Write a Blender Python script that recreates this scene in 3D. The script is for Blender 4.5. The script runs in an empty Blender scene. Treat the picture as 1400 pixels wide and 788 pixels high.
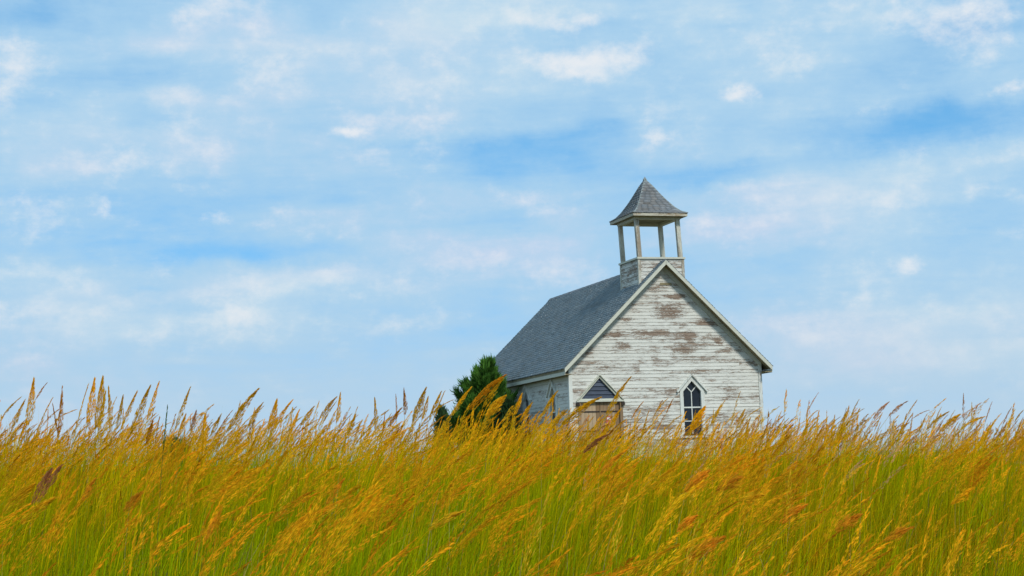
import bpy, math, random
import numpy as np
from mathutils import Matrix, Vector

R = math.radians
random.seed(11)
rng = np.random.default_rng(7)
scene = bpy.context.scene
col = scene.collection

# ------------------------------------------------------------------ camera
EYE = 1.55
PITCH, ROLL = R(6.24), R(-1.85)
fw = Vector((0, math.cos(PITCH), math.sin(PITCH)))
rt0 = Vector((1, 0, 0))
up0 = rt0.cross(fw)
rt = rt0 * math.cos(ROLL) + up0 * math.sin(ROLL)
up = -rt0 * math.sin(ROLL) + up0 * math.cos(ROLL)
cam = bpy.data.cameras.new('camera')
cam.sensor_width = 36
cam.lens = 64.29
cam.clip_start = 0.1
cam.clip_end = 6000
camo = bpy.data.objects.new('camera', cam)
col.objects.link(camo)
M4 = Matrix.Identity(4)
for i in range(3):
    M4[i][0] = rt[i]; M4[i][1] = up[i]; M4[i][2] = -fw[i]
M4[2][3] = EYE
camo.matrix_world = M4
scene.camera = camo

# ------------------------------------------------------------------ exposure
vs = scene.view_settings
vs.view_transform = 'Standard'
vs.look = 'None'
vs.exposure = 0.0
vs.gamma = 1.0
scene.cycles.max_bounces = 6
scene.cycles.transparent_max_bounces = 8

# ------------------------------------------------------------------ sky and sun
SUN_AZ, SUN_EL = R(152), R(44)          # clockwise from +Y, up from the horizon
# cloud masses and blue openings: azimuth, elevation, half width, half height (degrees), amount
SKY = [
    (12.73, 10.47, 3.21, 0.6, -1.0), (14.52, 11.0, 2.06, 0.41, -0.5), (0.6, 10.32, 2.75, 0.8, -0.7), (-1.25, 10.6, 1.38, 0.46, -0.3), (-9.13, 7.56, 3.9, 0.5, -0.42),
    (-6.18, 7.4, 1.83, 0.32, -0.3), (6.7, 9.53, 2.52, 0.3, -0.7), (-14.41, 14.53, 2.29, 0.64, -0.6), (-11.53, 13.39, 1.38, 0.37, -0.3), (-10.99, 11.73, 1.15, 0.46, -0.3),
    (-3.11, 10.42, 2.75, 0.69, -0.3), (-0.16, 8.4, 1.38, 0.57, -0.4), (-5.85, 12.17, 1.38, 0.92, -0.1), (-5.68, 9.45, 1.38, 0.46, -0.15), (2.94, 10.91, 1.38, 0.46, -0.2),
    (-5.29, 6.13, 1.38, 0.41, -0.35), (-10.05, 5.88, 1.15, 0.16, -0.35), (-11.6, 6.48, 0.69, 0.14, -0.3), (2.33, 13.09, 1.05, 0.39, 1.0), (1.22, 14.71, 1.38, 0.21, 0.6),
    (2.38, 14.49, 0.69, 0.18, 0.7), (14.25, 13.77, 1.26, 0.73, 1.0), (7.38, 11.94, 0.55, 0.21, 1.1), (15.76, 11.62, 0.5, 0.18, 0.9), (-15.29, 12.87, 0.83, 0.83, 0.6),
    (-14.43, 11.24, 1.6, 0.92, 0.25), (-11.78, 10.38, 0.73, 0.39, 0.6), (-14.87, 8.76, 0.78, 0.5, 0.7), (-12.86, 8.84, 0.25, 0.32, 0.7), (-9.0, 8.69, 0.32, 0.21, 0.8),
    (-5.18, 11.1, 0.41, 0.11, 0.8), (-9.47, 15.03, 1.15, 0.32, 0.5), (-6.88, 6.78, 1.72, 0.37, 0.45), (-10.94, 6.23, 5.04, 0.73, 0.5), (-8.37, 5.58, 0.55, 0.23, 0.6),
    (-15.53, 5.62, 0.69, 0.28, 0.6), (-1.86, 13.68, 3.44, 1.38, 0.45), (-2.08, 14.13, 0.92, 0.69, 0.3), (0.96, 7.22, 3.21, 1.03, 0.35), (4.43, 13.23, 0.46, 0.37, 0.5),
    (4.77, 10.79, 0.21, 0.23, 0.5), (9.3, 9.23, 1.95, 0.8, 0.4), (9.27, 8.67, 1.15, 0.46, 0.25), (12.51, 6.52, 0.46, 0.18, 0.6), (12.61, 4.43, 4.35, 1.03, 0.55),
    (11.03, 7.89, 3.44, 0.92, 0.2), (-12.71, 5.35, 5.27, 0.6, 0.4), (12.13, 3.56, 4.58, 0.69, 0.35), (11.82, 14.09, 1.38, 0.57, 0.35), (9.03, 12.96, 1.38, 0.69, 0.25),
    (-10.64, 12.51, 0.69, 0.32, 0.35), (-15.1, 4.16, 1.38, 0.28, 0.4), (-8.12, 13.64, 2.06, 0.69, 0.15), (6.11, 14.37, 0.92, 0.37, 0.4), (8.45, 10.3, 0.69, 0.46, 0.2),
    (14.43, 9.45, 2.75, 0.5, 0.3), (2.42, 9.45, 4.58, 0.5, -0.1), (5.37, 8.19, 1.38, 0.92, 0.2),
]
world = bpy.data.worlds.new('World')
scene.world = world
world.use_nodes = True
wt = world.node_tree
wt.nodes.clear()


def nd(tree, kind, **kw):
    n = tree.nodes.new(kind)
    for k, v in kw.items():
        setattr(n, k, v)
    return n


def setin(tree, sock, v):
    if isinstance(v, bpy.types.NodeSocket):
        tree.links.new(v, sock)
    else:
        sock.default_value = v


def math_(tree, op, a, b=None, c=None, clamp=False):
    n = nd(tree, 'ShaderNodeMath', operation=op, use_clamp=clamp)
    for i, v in enumerate((a, b, c)):
        if v is not None:
            setin(tree, n.inputs[i], v)
    return n.outputs[0]


def vmath(tree, op, a, b=None, c=None):
    n = nd(tree, 'ShaderNodeVectorMath', operation=op)
    for i, v in enumerate((a, b, c)):
        if v is not None:
            setin(tree, n.inputs[i], v)
    return n.outputs['Value'] if op in ('LENGTH', 'DISTANCE', 'DOT_PRODUCT') else n.outputs[0]


def maprange(tree, v, a, b, c=0.0, d=1.0, kind='SMOOTHSTEP'):
    n = nd(tree, 'ShaderNodeMapRange', interpolation_type=kind)
    for i, x in enumerate((v, a, b, c, d)):
        setin(tree, n.inputs[i], x)
    return n.outputs[0]


def noise(tree, vec, scale=1.0, detail=4.0, rough=0.55, dist=0.0):
    n = nd(tree, 'ShaderNodeTexNoise')
    setin(tree, n.inputs['Vector'], vec)
    n.inputs['Scale'].default_value = scale
    n.inputs['Detail'].default_value = detail
    n.inputs['Roughness'].default_value = rough
    n.inputs['Distortion'].default_value = dist
    return n


def mix(tree, f, a, b, blend='MIX'):
    n = nd(tree, 'ShaderNodeMix', data_type='RGBA', blend_type=blend)
    setin(tree, n.inputs[0], f)
    for i, v in ((6, a), (7, b)):
        if isinstance(v, bpy.types.NodeSocket):
            tree.links.new(v, n.inputs[i])
        else:
            n.inputs[i].default_value = (v[0], v[1], v[2], 1)
    return n.outputs[2]


def build_sky():
    t = wt
    geo = nd(t, 'ShaderNodeTexCoord')
    d = geo.outputs['Generated']
    sky = nd(t, 'ShaderNodeTexSky', sky_type='NISHITA')
    sky.sun_disc = False
    sky.sun_elevation = SUN_EL
    sky.sun_rotation = SUN_AZ
    sky.altitude = 300
    sky.air_density = 1.0
    sky.dust_density = 0.0
    sky.ozone_density = 2.0
    lift = vmath(t, 'NORMALIZE', vmath(t, 'ADD', d, (0.0, 0.0, 0.30)))      # clear rural air: no yellow band at the horizon
    t.links.new(lift, sky.inputs[0])
    clear = mix(t, 1.0, sky.outputs[0], (0.098, 0.222, 0.240), 'MULTIPLY')
    # soft flattened cloud sheets, the same all round the sky
    flat = vmath(t, 'MULTIPLY', d, (1.0, 1.0, 3.2))
    warp = noise(t, flat, 5.0, 3, 0.5)
    wv = vmath(t, 'MULTIPLY_ADD', warp.outputs['Color'], (0.10, 0.10, 0.05), flat)
    n1 = noise(t, wv, 6.5, 7, 0.60).outputs[0]
    n2 = noise(t, vmath(t, 'MULTIPLY', d, (1.0, 1.0, 1.7)), 22.0, 6, 0.62).outputs[0]
    n3 = noise(t, vmath(t, 'MULTIPLY', d, (1.0, 1.0, 1.3)), 60.0, 5, 0.62).outputs[0]
    # ragged edges for the cloud masses
    rag = noise(t, d, 30.0, 6, 0.6)
    rv = vmath(t, 'MULTIPLY_ADD', vmath(t, 'SUBTRACT', rag.outputs['Color'], (0.5, 0.5, 0.5)), (0.045, 0.045, 0.022), d)
    total = None
    puff = None
    for az, el, sa, se, amt in SKY:
        a, e = R(az), R(el)
        c = (math.sin(a) * math.cos(e), math.cos(a) * math.cos(e), math.sin(e))
        k = (1 / R(sa), 1 / R(sa), 1 / R(se))
        ln = vmath(t, 'LENGTH', vmath(t, 'MULTIPLY_ADD', rv, k, tuple(-c[i] * k[i] for i in range(3))))
        g = maprange(t, ln, 0.0, 2.3 if amt > 0 else 1.9, amt, 0.0)
        if se < 0.9 and sa < 1.3 and amt >= 0.5:
            puff = g if puff is None else math_(t, 'ADD', puff, g)
        else:
            total = g if total is None else math_(t, 'ADD', total, g)
    nb = noise(t, vmath(t, 'MULTIPLY', wv, (1.0, 1.0, 2.0)), 9.0, 6, 0.55, 0.4).outputs[0]       # long layered bands
    v = math_(t, 'MULTIPLY_ADD', math_(t, 'SUBTRACT', n1, 0.5), 1.2, 0.42)
    v = math_(t, 'MULTIPLY_ADD', math_(t, 'SUBTRACT', nb, 0.5), 0.85, v)
    v = math_(t, 'MULTIPLY_ADD', math_(t, 'SUBTRACT', n2, 0.5), 0.75, v)
    v = math_(t, 'MULTIPLY_ADD', total, 0.62, v)
    veil = maprange(t, v, -0.40, 0.58, 0.15, 1.0)
    fine = math_(t, 'MULTIPLY', math_(t, 'SUBTRACT', n3, 0.5), 0.55)
    high = maprange(t, math_(t, 'ADD', v, fine), 0.34, 1.12, 0.0, 1.0)
    pf = math_(t, 'MULTIPLY_ADD', math_(t, 'SUBTRACT', n3, 0.5), 1.5, puff)
    pf = math_(t, 'MULTIPLY_ADD', math_(t, 'SUBTRACT', n2, 0.5), 1.8, pf)
    pf = math_(t, 'MULTIPLY_ADD', math_(t, 'SUBTRACT', v, 0.45), 0.45, pf)
    tops = maprange(t, pf, 0.05, 1.30, 0.0, 0.88)
    mauve = noise(t, flat, 3.0, 2, 0.5).outputs[0]
    cl = mix(t, maprange(t, mauve, 0.42, 0.62), (0.600, 0.750, 0.855), (0.610, 0.695, 0.855))
    c1 = mix(t, veil, clear, (0.405, 0.638, 0.850))
    c2 = mix(t, high, c1, cl)
    c3 = mix(t, tops, c2, (0.84, 0.86, 0.89))
    # paler air towards the horizon
    el = nd(t, 'ShaderNodeSeparateXYZ'); t.links.new(d, el.inputs[0])
    c3 = mix(t, maprange(t, el.outputs[2], 0.0, 0.13, 0.80, 0.0), c3, (0.495, 0.645, 0.780))
    bg = nd(t, 'ShaderNodeBackground')
    t.links.new(c3, bg.inputs[0])
    bg.inputs[1].default_value = 1.0
    out = nd(t, 'ShaderNodeOutputWorld')
    t.links.new(bg.outputs[0], out.inputs[0])


build_sky()
sun = bpy.data.lights.new('sun', 'SUN')
sun.energy = 2.6
sun.angle = R(9)
sun.color = (1.0, 0.95, 0.87)
suno = bpy.data.objects.new('sun', sun)
col.objects.link(suno)
sdir = Vector((math.sin(SUN_AZ) * math.cos(SUN_EL), math.cos(SUN_AZ) * math.cos(SUN_EL), math.sin(SUN_EL)))
suno.rotation_euler = sdir.to_track_quat('Z', 'Y').to_euler()
suno.location = (20, -20, 40)


# ------------------------------------------------------------------ helpers
def tag(o, label=None, cat=None, group=None, kind=None):
    for k, v in (('label', label), ('category', cat), ('group', group), ('kind', kind)):
        if v:
            o[k] = v
    return o


def empty(name, loc, rz=0.0):
    o = bpy.data.objects.new(name, None)
    o.empty_display_size = 0.3
    o.location = loc
    o.rotation_euler = (0, 0, rz)
    col.objects.link(o)
    return o


class MB:
    """collects polygons of one piece"""
    def __init__(self):
        self.v, self.f = [], []

    def poly_prism(self, pts, fn, o0, o1):
        """polygon pts [(s, z)] counter-clockwise seen from outside, from offset o0 out to o1"""
        b = len(self.v)
        n = len(pts)
        self.v += [fn(s, z, o0) for s, z in pts] + [fn(s, z, o1) for s, z in pts]
        self.f.append([b + n + i for i in range(n)])
        self.f.append([b + i for i in reversed(range(n))])
        for i in range(n):
            j = (i + 1) % n
            self.f.append([b + i, b + j, b + n + j, b + n + i])
        return self

    def hexa(self, p):
        """eight corners: bottom ring 0-3, top ring 4-7"""
        b = len(self.v)
        self.v += [tuple(q) for q in p]
        for q in ((3, 2, 1, 0), (4, 5, 6, 7), (0, 1, 5, 4), (1, 2, 6, 5), (2, 3, 7, 6), (3, 0, 4, 7)):
            self.f.append([b + i for i in q])
        return self

    def box(self, x0, x1, y0, y1, z0, z1, fn=None):
        p = [(x0, y0, z0), (x1, y0, z0), (x1, y1, z0), (x0, y1, z0), (x0, y0, z1), (x1, y0, z1), (x1, y1, z1), (x0, y1, z1)]
        return self.hexa([fn(*q) for q in p] if fn else p)

    def build(self, name, mat, parent=None):
        me = bpy.data.meshes.new(name)
        me.from_pydata(self.v, [], self.f)
        me.materials.append(mat)
        me.update()
        o = bpy.data.objects.new(name, me)
        o.parent = parent
        col.objects.link(o)
        return o


def big_mesh(name, verts, faces, mat, colors=None, smooth=False, parent=None):
    """verts (n,3), faces (m,k) numpy arrays"""
    me = bpy.data.meshes.new(name)
    n, (m, k) = len(verts), faces.shape
    me.vertices.add(n)
    me.vertices.foreach_set('co', np.ascontiguousarray(verts, np.float32).ravel())
    me.loops.add(m * k)
    me.loops.foreach_set('vertex_index', np.ascontiguousarray(faces, np.int32).ravel())
    me.polygons.add(m)
    me.polygons.foreach_set('loop_start', np.arange(0, m * k, k, dtype=np.int32))
    me.polygons.foreach_set('loop_total', np.full(m, k, np.int32))
    if colors is not None:
        at = me.color_attributes.new('tint', 'FLOAT_COLOR', 'POINT')
        c4 = np.ones((n, 4), np.float32)
        c4[:, :3] = colors
        at.data.foreach_set('color', c4.ravel())
    me.update(calc_edges=True)
    me.materials.append(mat)
    if smooth:
        me.polygons.foreach_set('use_smooth', np.ones(m, bool))
    o = bpy.data.objects.new(name, me)
    o.parent = parent
    col.objects.link(o)
    return o


def material(name):
    m = bpy.data.materials.new(name)
    m.use_nodes = True
    t = m.node_tree
    b = t.nodes['Principled BSDF']
    b.inputs['Specular IOR Level'].default_value = 0.25
    return m, t, b


# ------------------------------------------------------------------ materials
PEEL = [ (0.42, 6.32, 0.4, 0.11, 1), (0.16, 5.72, 0.63, 0.26, 1), (1.63, 5.39, 0.49, 0.14, 0.9), (-0.18, 6.53, 0.46, 0.11, 0.5), (-1.51, 5.51, 0.29, 0.09, 0.9), (-2.02, 4.93, 0.37, 0.07, 0.9), (-0.25, 4.97, 0.91, 0.09, 0.7), (0.96, 4.85, 0.29, 0.23, 0.7), (-1.69, 4.52, 0.4, 0.14, 0.6), (0.65, 4.32, 0.51, 0.31, 0.6), (2.09, 4.66, 0.2, 0.11, 0.7), (2.4, 4.3, 0.29, 0.11, 0.6), (2.93, 4.3, 0.26, 0.11, 0.5), (-3.12, 4.19, 0.29, 0.11, 0.4), (0.09, 2.82, 0.63, 0.09, 0.5), (2.56, 2.81, 0.34, 0.14, 0.35), (2.21, 1.65, 0.26, 0.06, 0.8), (-0.26, 1.52, 0.4, 0.11, 0.5), (0.64, 5.4, 0.29, 0.71, 0.3),]


def paint_material(name, patches=(), bias=0.0, paint=((0.60, 0.595, 0.53), (0.80, 0.785, 0.71)), wood=((0.17, 0.105, 0.07), (0.33, 0.26, 0.20)), axis='x'):
    m, t, b = material(name)
    tc = nd(t, 'ShaderNodeTexCoord').outputs['Object']
    rnd = nd(t, 'ShaderNodeObjectInfo').outputs['Random']
    off = nd(t, 'ShaderNodeCombineXYZ')
    t.links.new(math_(t, 'MULTIPLY', rnd, 37.0), off.inputs[1 if axis == 'x' else 0])
    long_ = (1.0, 0.0, 3.2) if axis == 'x' else ((0.0, 1.0, 3.2) if axis == 'y' else (3.2, 3.2, 1.0))
    stk = (3.6, 0.0, 26.0) if axis == 'x' else ((0.0, 3.6, 26.0) if axis == 'y' else (30.0, 30.0, 3.6))
    fin = (14.0, 0.0, 90.0) if axis == 'x' else ((0.0, 14.0, 90.0) if axis == 'y' else (90.0, 90.0, 14.0))
    n1 = noise(t, vmath(t, 'MULTIPLY', tc, long_), 1.1, 4, 0.6).outputs[0]
    n2 = noise(t, vmath(t, 'ADD', vmath(t, 'MULTIPLY', tc, stk), off.outputs[0]), 1.0, 5, 0.65).outputs[0]
    n3 = noise(t, vmath(t, 'ADD', vmath(t, 'MULTIPLY', tc, fin), off.outputs[0]), 1.0, 3, 0.6).outputs[0]
    v = math_(t, 'MULTIPLY_ADD', n1, 0.42, bias)
    v = math_(t, 'MULTIPLY_ADD', n2, 0.55, v)
    v = math_(t, 'MULTIPLY_ADD', n3, 0.42, math_(t, 'SUBTRACT', v, 0.06))
    v = math_(t, 'MULTIPLY_ADD', math_(t, 'SUBTRACT', rnd, 0.5), 0.13, v)
    if patches:
        w = noise(t, vmath(t, 'MULTIPLY', tc, (2.2, 0.0, 6.0)), 1.0, 4, 0.6)
        p = vmath(t, 'MULTIPLY_ADD', vmath(t, 'SUBTRACT', w.outputs['Color'], (0.5, 0.5, 0.5)), (0.9, 0.0, 0.22), tc)
        tot = None
        for cx, cz, sx, sz, amt in patches:
            ln = vmath(t, 'LENGTH', vmath(t, 'MULTIPLY_ADD', p, (1 / sx, 0.0, 1 / sz), (-cx / sx, 0.0, -cz / sz)))
            g = maprange(t, ln, 0.2, 1.5, amt, 0.0)
            tot = g if tot is None else math_(t, 'MAXIMUM', tot, g)
        v = math_(t, 'MULTIPLY_ADD', tot, math_(t, 'MULTIPLY_ADD', n3, 0.55, math_(t, 'MULTIPLY_ADD', rnd, 0.12, -0.09)), v)
    bare = maprange(t, v, 0.735, 0.80)
    thin = maprange(t, v, 0.62, 0.76, 0.0, 0.42)
    pc = mix(t, maprange(t, n3, 0.3, 0.7), paint[0], paint[1])
    wc = mix(t, maprange(t, n2, 0.3, 0.7), wood[0], wood[1])
    grey = mix(t, thin, pc, (0.40, 0.38, 0.34))
    c = mix(t, bare, grey, wc)
    t.links.new(c, b.inputs['Base Color'])
    b.inputs['Roughness'].default_value = 0.75
    bp = nd(t, 'ShaderNodeBump')
    bp.inputs['Strength'].default_value = 0.35
    bp.inputs['Distance'].default_value = 0.01
    t.links.new(math_(t, 'SUBTRACT', n3, bare), bp.inputs['Height'])
    t.links.new(bp.outputs[0], b.inputs['Normal'])
    return m


def simple_material(name, c1, c2, scale=(4, 4, 4), rough=0.8, jitter=0.0, detail=5, bump=0.2):
    m, t, b = material(name)
    tc = nd(t, 'ShaderNodeTexCoord').outputs['Object']
    rnd = nd(t, 'ShaderNodeObjectInfo').outputs['Random']
    off = nd(t, 'ShaderNodeCombineXYZ')
    t.links.new(math_(t, 'MULTIPLY', rnd, 23.0), off.inputs[0])
    n = noise(t, vmath(t, 'ADD', vmath(t, 'MULTIPLY', tc, scale), off.outputs[0]), 1.0, detail, 0.6).outputs[0]
    f = math_(t, 'MULTIPLY_ADD', math_(t, 'SUBTRACT', rnd, 0.5), jitter, n)
    t.links.new(mix(t, maprange(t, f, 0.28, 0.72), c1, c2), b.inputs['Base Color'])
    b.inputs['Roughness'].default_value = rough
    bp = nd(t, 'ShaderNodeBump')
    bp.inputs['Strength'].default_value = bump
    bp.inputs['Distance'].default_value = 0.01
    t.links.new(n, bp.inputs['Height'])
    t.links.new(bp.outputs[0], b.inputs['Normal'])
    return m


def tint_material(name, trans=0.0, rough=0.85, noise_amt=0.0, spec=0.2):
    """colour from the tint attribute, with light passing through thin leaves"""
    m, t, b = material(name)
    a = nd(t, 'ShaderNodeAttribute', attribute_name='tint').outputs['Color']
    if noise_amt:
        tc = nd(t, 'ShaderNodeTexCoord').outputs['Object']
        n = noise(t, tc, 9.0, 5, 0.65).outputs[0]
        a = mix(t, 1.0, a, mix(t, n, (1 - noise_amt,) * 3, (1 + noise_amt,) * 3), 'MULTIPLY')
    t.links.new(a, b.inputs['Base Color'])
    b.inputs['Roughness'].default_value = rough
    b.inputs['Specular IOR Level'].default_value = spec
    if trans:
        tr = nd(t, 'ShaderNodeBsdfTranslucent')
        t.links.new(a, tr.inputs[0])
        mx = nd(t, 'ShaderNodeMixShader')
        mx.inputs[0].default_value = trans
        t.links.new(b.outputs[0], mx.inputs[1])
        t.links.new(tr.outputs[0], mx.inputs[2])
        t.links.new(mx.outputs[0], t.nodes['Material Output'].inputs[0])
    return m


MAT = {
    'front': paint_material('peeling_white_paint_front', PEEL, 0.060, axis='x'),
    'side': paint_material('peeling_white_paint_side', (), 0.030, axis='y'),
    'tower_x': paint_material('peeling_white_paint_belfry', (), 0.085, axis='x'),
    'tower_y': paint_material('peeling_white_paint_belfry_side', (), 0.135, axis='y'),
    'trim': paint_material('cream_trim_paint', (), -0.02, paint=((0.52, 0.52, 0.42), (0.68, 0.68, 0.57)), axis='x'),
    'trim_y': paint_material('cream_trim_paint_along', (), 0.0, paint=((0.52, 0.52, 0.42), (0.68, 0.68, 0.57)), axis='y'),
    'trim_z': paint_material('white_upright_trim_paint', (), -0.02, paint=((0.62, 0.64, 0.58), (0.80, 0.81, 0.75)), axis='z'),
    'post': paint_material('worn_post_paint', (), 0.09, paint=((0.52, 0.51, 0.42), (0.70, 0.69, 0.58)), wood=((0.22, 0.17, 0.11), (0.38, 0.32, 0.24)), axis='z'),
    'fascia': paint_material('worn_fascia_paint', (), 0.11, paint=((0.50, 0.47, 0.36), (0.66, 0.62, 0.48)), wood=((0.24, 0.17, 0.10), (0.42, 0.32, 0.20)), axis='x'),
    'soffit': simple_material('bare_soffit_wood', (0.20, 0.17, 0.10), (0.34, 0.29, 0.18), (3, 3, 3), 0.85),
    'core': simple_material('dark_wall_core', (0.05, 0.045, 0.04), (0.08, 0.07, 0.06)),
    'plank': simple_material('weathered_door_wood', (0.24, 0.155, 0.085), (0.48, 0.35, 0.22), (26, 26, 2.0), 0.85, 0.55),
    'louver': simple_material('slate_blue_board_paint', (0.050, 0.065, 0.095), (0.085, 0.105, 0.145), (3, 3, 30), 0.7, 0.5),
    'stone': simple_material('grey_foundation_stone', (0.22, 0.21, 0.19), (0.36, 0.34, 0.30), (5, 5, 7), 0.9),
    'iron': simple_material('dark_iron', (0.02, 0.018, 0.016), (0.06, 0.04, 0.03), (20, 20, 20), 0.6),
    'shingle': tint_material('grey_shingle', 0.0, 0.9, 0.14, 0.2),
    'red': simple_material('red_notice_paint', (0.46, 0.09, 0.07), (0.58, 0.15, 0.11), (8, 8, 8), 0.5),
    'white': simple_material('white_notice_paint', (0.72, 0.70, 0.68), (0.82, 0.80, 0.78), (8, 8, 8), 0.5),
    'grass': tint_material('grass_leaf', 0.40, 1.0, 0.0, 0.0),
    'seed': tint_material('grass_seed_head', 0.45, 1.0, 0.0, 0.0),
    'leaf': tint_material('cedar_leaf', 0.15, 0.75, 0.0, 0.2),
    'bark': simple_material('cedar_bark', (0.10, 0.07, 0.05), (0.20, 0.15, 0.11), (20, 20, 4), 0.9),
}


def glass_material():
    m, t, b = material('old_dark_glass')
    tc = nd(t, 'ShaderNodeTexCoord').outputs['Object']
    n = noise(t, tc, 5.0, 3, 0.5).outputs[0]
    t.links.new(mix(t, n, (0.010, 0.014, 0.020), (0.030, 0.038, 0.050)), b.inputs['Base Color'])
    b.inputs['Roughness'].default_value = 0.12
    b.inputs['Specular IOR Level'].default_value = 0.22
    bp = nd(t, 'ShaderNodeBump')
    bp.inputs['Strength'].default_value = 0.25
    bp.inputs['Distance'].default_value = 0.02
    t.links.new(n, bp.inputs['Height'])
    t.links.new(bp.outputs[0], b.inputs['Normal'])
    return m


MAT['glass'] = glass_material()


# ------------------------------------------------------------------ terrain
PY = np.array([-60, 3, 6, 9, 12, 15, 18, 21, 24, 30, 40, 52, 60, 66, 84, 110, 200, 6000.0])
PZ = np.array([0, 0, .06, .20, .42, .68, .92, 1.09, 1.20, 1.31, 1.42, 1.68, 1.92, 2.02, 2.04, 1.6, 0.2, 0.0])


def ground(x, y):
    x = np.asarray(x, float); y = np.asarray(y, float)
    z = np.interp(y, PY, PZ)
    z = (z + np.interp(y - 1.2, PY, PZ) + np.interp(y + 1.2, PY, PZ)) / 3
    tilt = np.clip(y / 18, 0, 1) * np.clip((60 - y) / 30, 0, 1)
    z = z - 0.025 * np.clip(x, -14, 14) * tilt
    near = np.clip((60 - y) / 10, 0, 1) * np.clip((y + 60) / 20, 0, 1)
    z = z + near * (0.035 * np.sin(x * 1.1 + 0.6) * np.cos(y * 0.9) + 0.03 * np.sin(x * 0.43 + y * 0.31))
    return z


def ground_sheet():
    def axis(lim):
        a = np.concatenate([np.arange(0, 30, 0.75), np.arange(30, 110, 4), np.geomspace(110, lim, 14)])
        return np.unique(np.concatenate([-a, a]))
    xs, ys = axis(4500), axis(4500)
    X, Y = np.meshgrid(xs, ys)
    V = np.stack([X, Y, ground(X, Y)], -1).reshape(-1, 3)
    nx, ny = len(xs), len(ys)
    i = (np.arange(ny - 1)[:, None] * nx + np.arange(nx - 1)[None]).ravel()
    F = np.stack([i, i + 1, i + nx + 1, i + nx], 1)
    m = simple_material('meadow_soil', (0.060, 0.055, 0.018), (0.11, 0.085, 0.03), (0.8, 0.8, 0.8), 0.95)
    o = big_mesh('ground', V, F, m, smooth=True)
    tag(o, 'grassy hillside rising gently towards the church', kind='structure')


ground_sheet()

# ------------------------------------------------------------------ church
W, L = 3.75, 12.63           # half width, length
OF, OS = 0.40, 0.31          # overhang at the gables, at the eaves
ZR = 7.64                    # ridge
K = 3.93 / 4.06              # roof slope
church = empty('church', (5.54, 66.86, 2.04), R(17.28))
tag(church, 'weathered white clapboard country church with grey roof and open belfry', 'church')


def roof_z(x):
    return ZR - K * abs(x)


FRONT = lambda s, z, o: (s, -o, z)
LEFT = lambda s, z, o: (-W - o, -s, z)        # s = -y, so that s grows to the right seen from outside
RIGHT = lambda s, z, o: (W + o, s, z)
BACK = lambda s, z, o: (-s, L + o, z)


def house(c, hw, z0, zs, zp):
    return [(c - hw, z0), (c + hw, z0), (c + hw, zs), (c, zp), (c - hw, zs)]


def span_of(poly, z):
    """horizontal extent of a convex polygon at height z"""
    xs = []
    for i in range(len(poly)):
        (x0, z0), (x1, z1) = poly[i], poly[(i + 1) % len(poly)]
        if (z0 - z) * (z1 - z) <= 0 and abs(z1 - z0) > 1e-9:
            xs.append(x0 + (x1 - x0) * (z - z0) / (z1 - z0))
    return (min(xs), max(xs)) if xs else None


def clapboards(fn, lo, hi, z0, z1, openings, mat, parent, exposure=0.126, seed=1, joined=False, thick=0.021):
    """rows of lapped boards; lo(z), hi(z) bound the wall; every board is a piece of its own"""
    rd = random.Random(seed)
    joint = MB()
    z = z0
    prev = 0.0
    while z < z1 - 0.02:
        zt = min(z + exposure + 0.012, z1)
        segs = [((lo(z), lo(zt)), (hi(z), hi(zt)))]
        for op in openings:
            a, b = span_of(op, z), span_of(op, zt)
            if not a and not b:
                continue
            if not a: a = b if b[1] - b[0] > .3 else ((b[0] + b[1]) / 2,) * 2
            if not b: b = ((a[0] + a[1]) / 2,) * 2
            new = []
            for (l0, l1), (h0, h1) in segs:
                if a[0] > l0 and a[1] < h0:
                    new += [((l0, l1), (a[0], b[0])), ((a[1], b[1]), (h0, h1))]
                else:
                    new.append(((l0, l1), (h0, h1)))
            segs = new
        for (l0, l1), (h0, h1) in segs:
            if h0 - l0 < 0.05:
                continue
            cuts = []
            p = l0 + rd.uniform(0.8, 3.6)
            while p < h0 - 0.7:
                if abs(p - prev) > 0.3 and p > l1 and p < h1:
                    cuts.append(p); prev = p
                p += rd.uniform(2.2, 4.2)
            ends = [(l0, l1)] + [(c, c) for c in cuts] + [(h0, h1)]
            for i in range(len(ends) - 1):
                a0, a1 = ends[i]; b0, b1 = ends[i + 1]
                g = 0.002
                dz0, dz1 = rd.uniform(-.006, .006), rd.uniform(-.006, .006)
                t = thick + rd.uniform(-.004, .006)
                if h1 - l1 < 0.04:
                    a1 = b1 = (a1 + b1) / 2 - .01; b1 += .02
                mb = joint if joined else MB()
                mb.hexa([fn(a0 + g, z + dz0, -0.02), fn(b0 - g, z + dz1, -0.02), fn(b0 - g, z + dz1, t), fn(a0 + g, z + dz0, t),
                         fn(a1 + g, zt + dz0, -0.02), fn(b1 - g, zt + dz1, -0.02), fn(b1 - g, zt + dz1, 0.006), fn(a1 + g, zt + dz0, 0.006)])
                if not joined:
                    mb.build('clapboard', mat, parent)
        z += exposure
    if joined:
        tag(joint.build('clapboard_rows', mat, parent), kind='stuff')


# openings
WIN_C = 0.97
win_out = lambda c: house(c, 0.48, 1.20, 2.89, 3.40)
win_in = lambda c: house(c, 0.35, 1.28, 2.83, 3.21)
win_cut = lambda c: house(c, 0.42, 1.14, 2.86, 3.31)
DOOR_L, DOOR_R = -3.47, -1.76
door_cut = [(DOOR_L + .05, 0.2), (DOOR_R - .05, 0.2), (DOOR_R - .05, 2.56), (-2.62, 3.42), (DOOR_L + .05, 2.56)]
SIDE_WINDOWS = (1.87, 5.08, 8.3)


def wall_core(name, fn, pts):
    return MB().poly_prism(pts, fn, -0.22, -0.11).build(name, MAT['core'], church)


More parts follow.
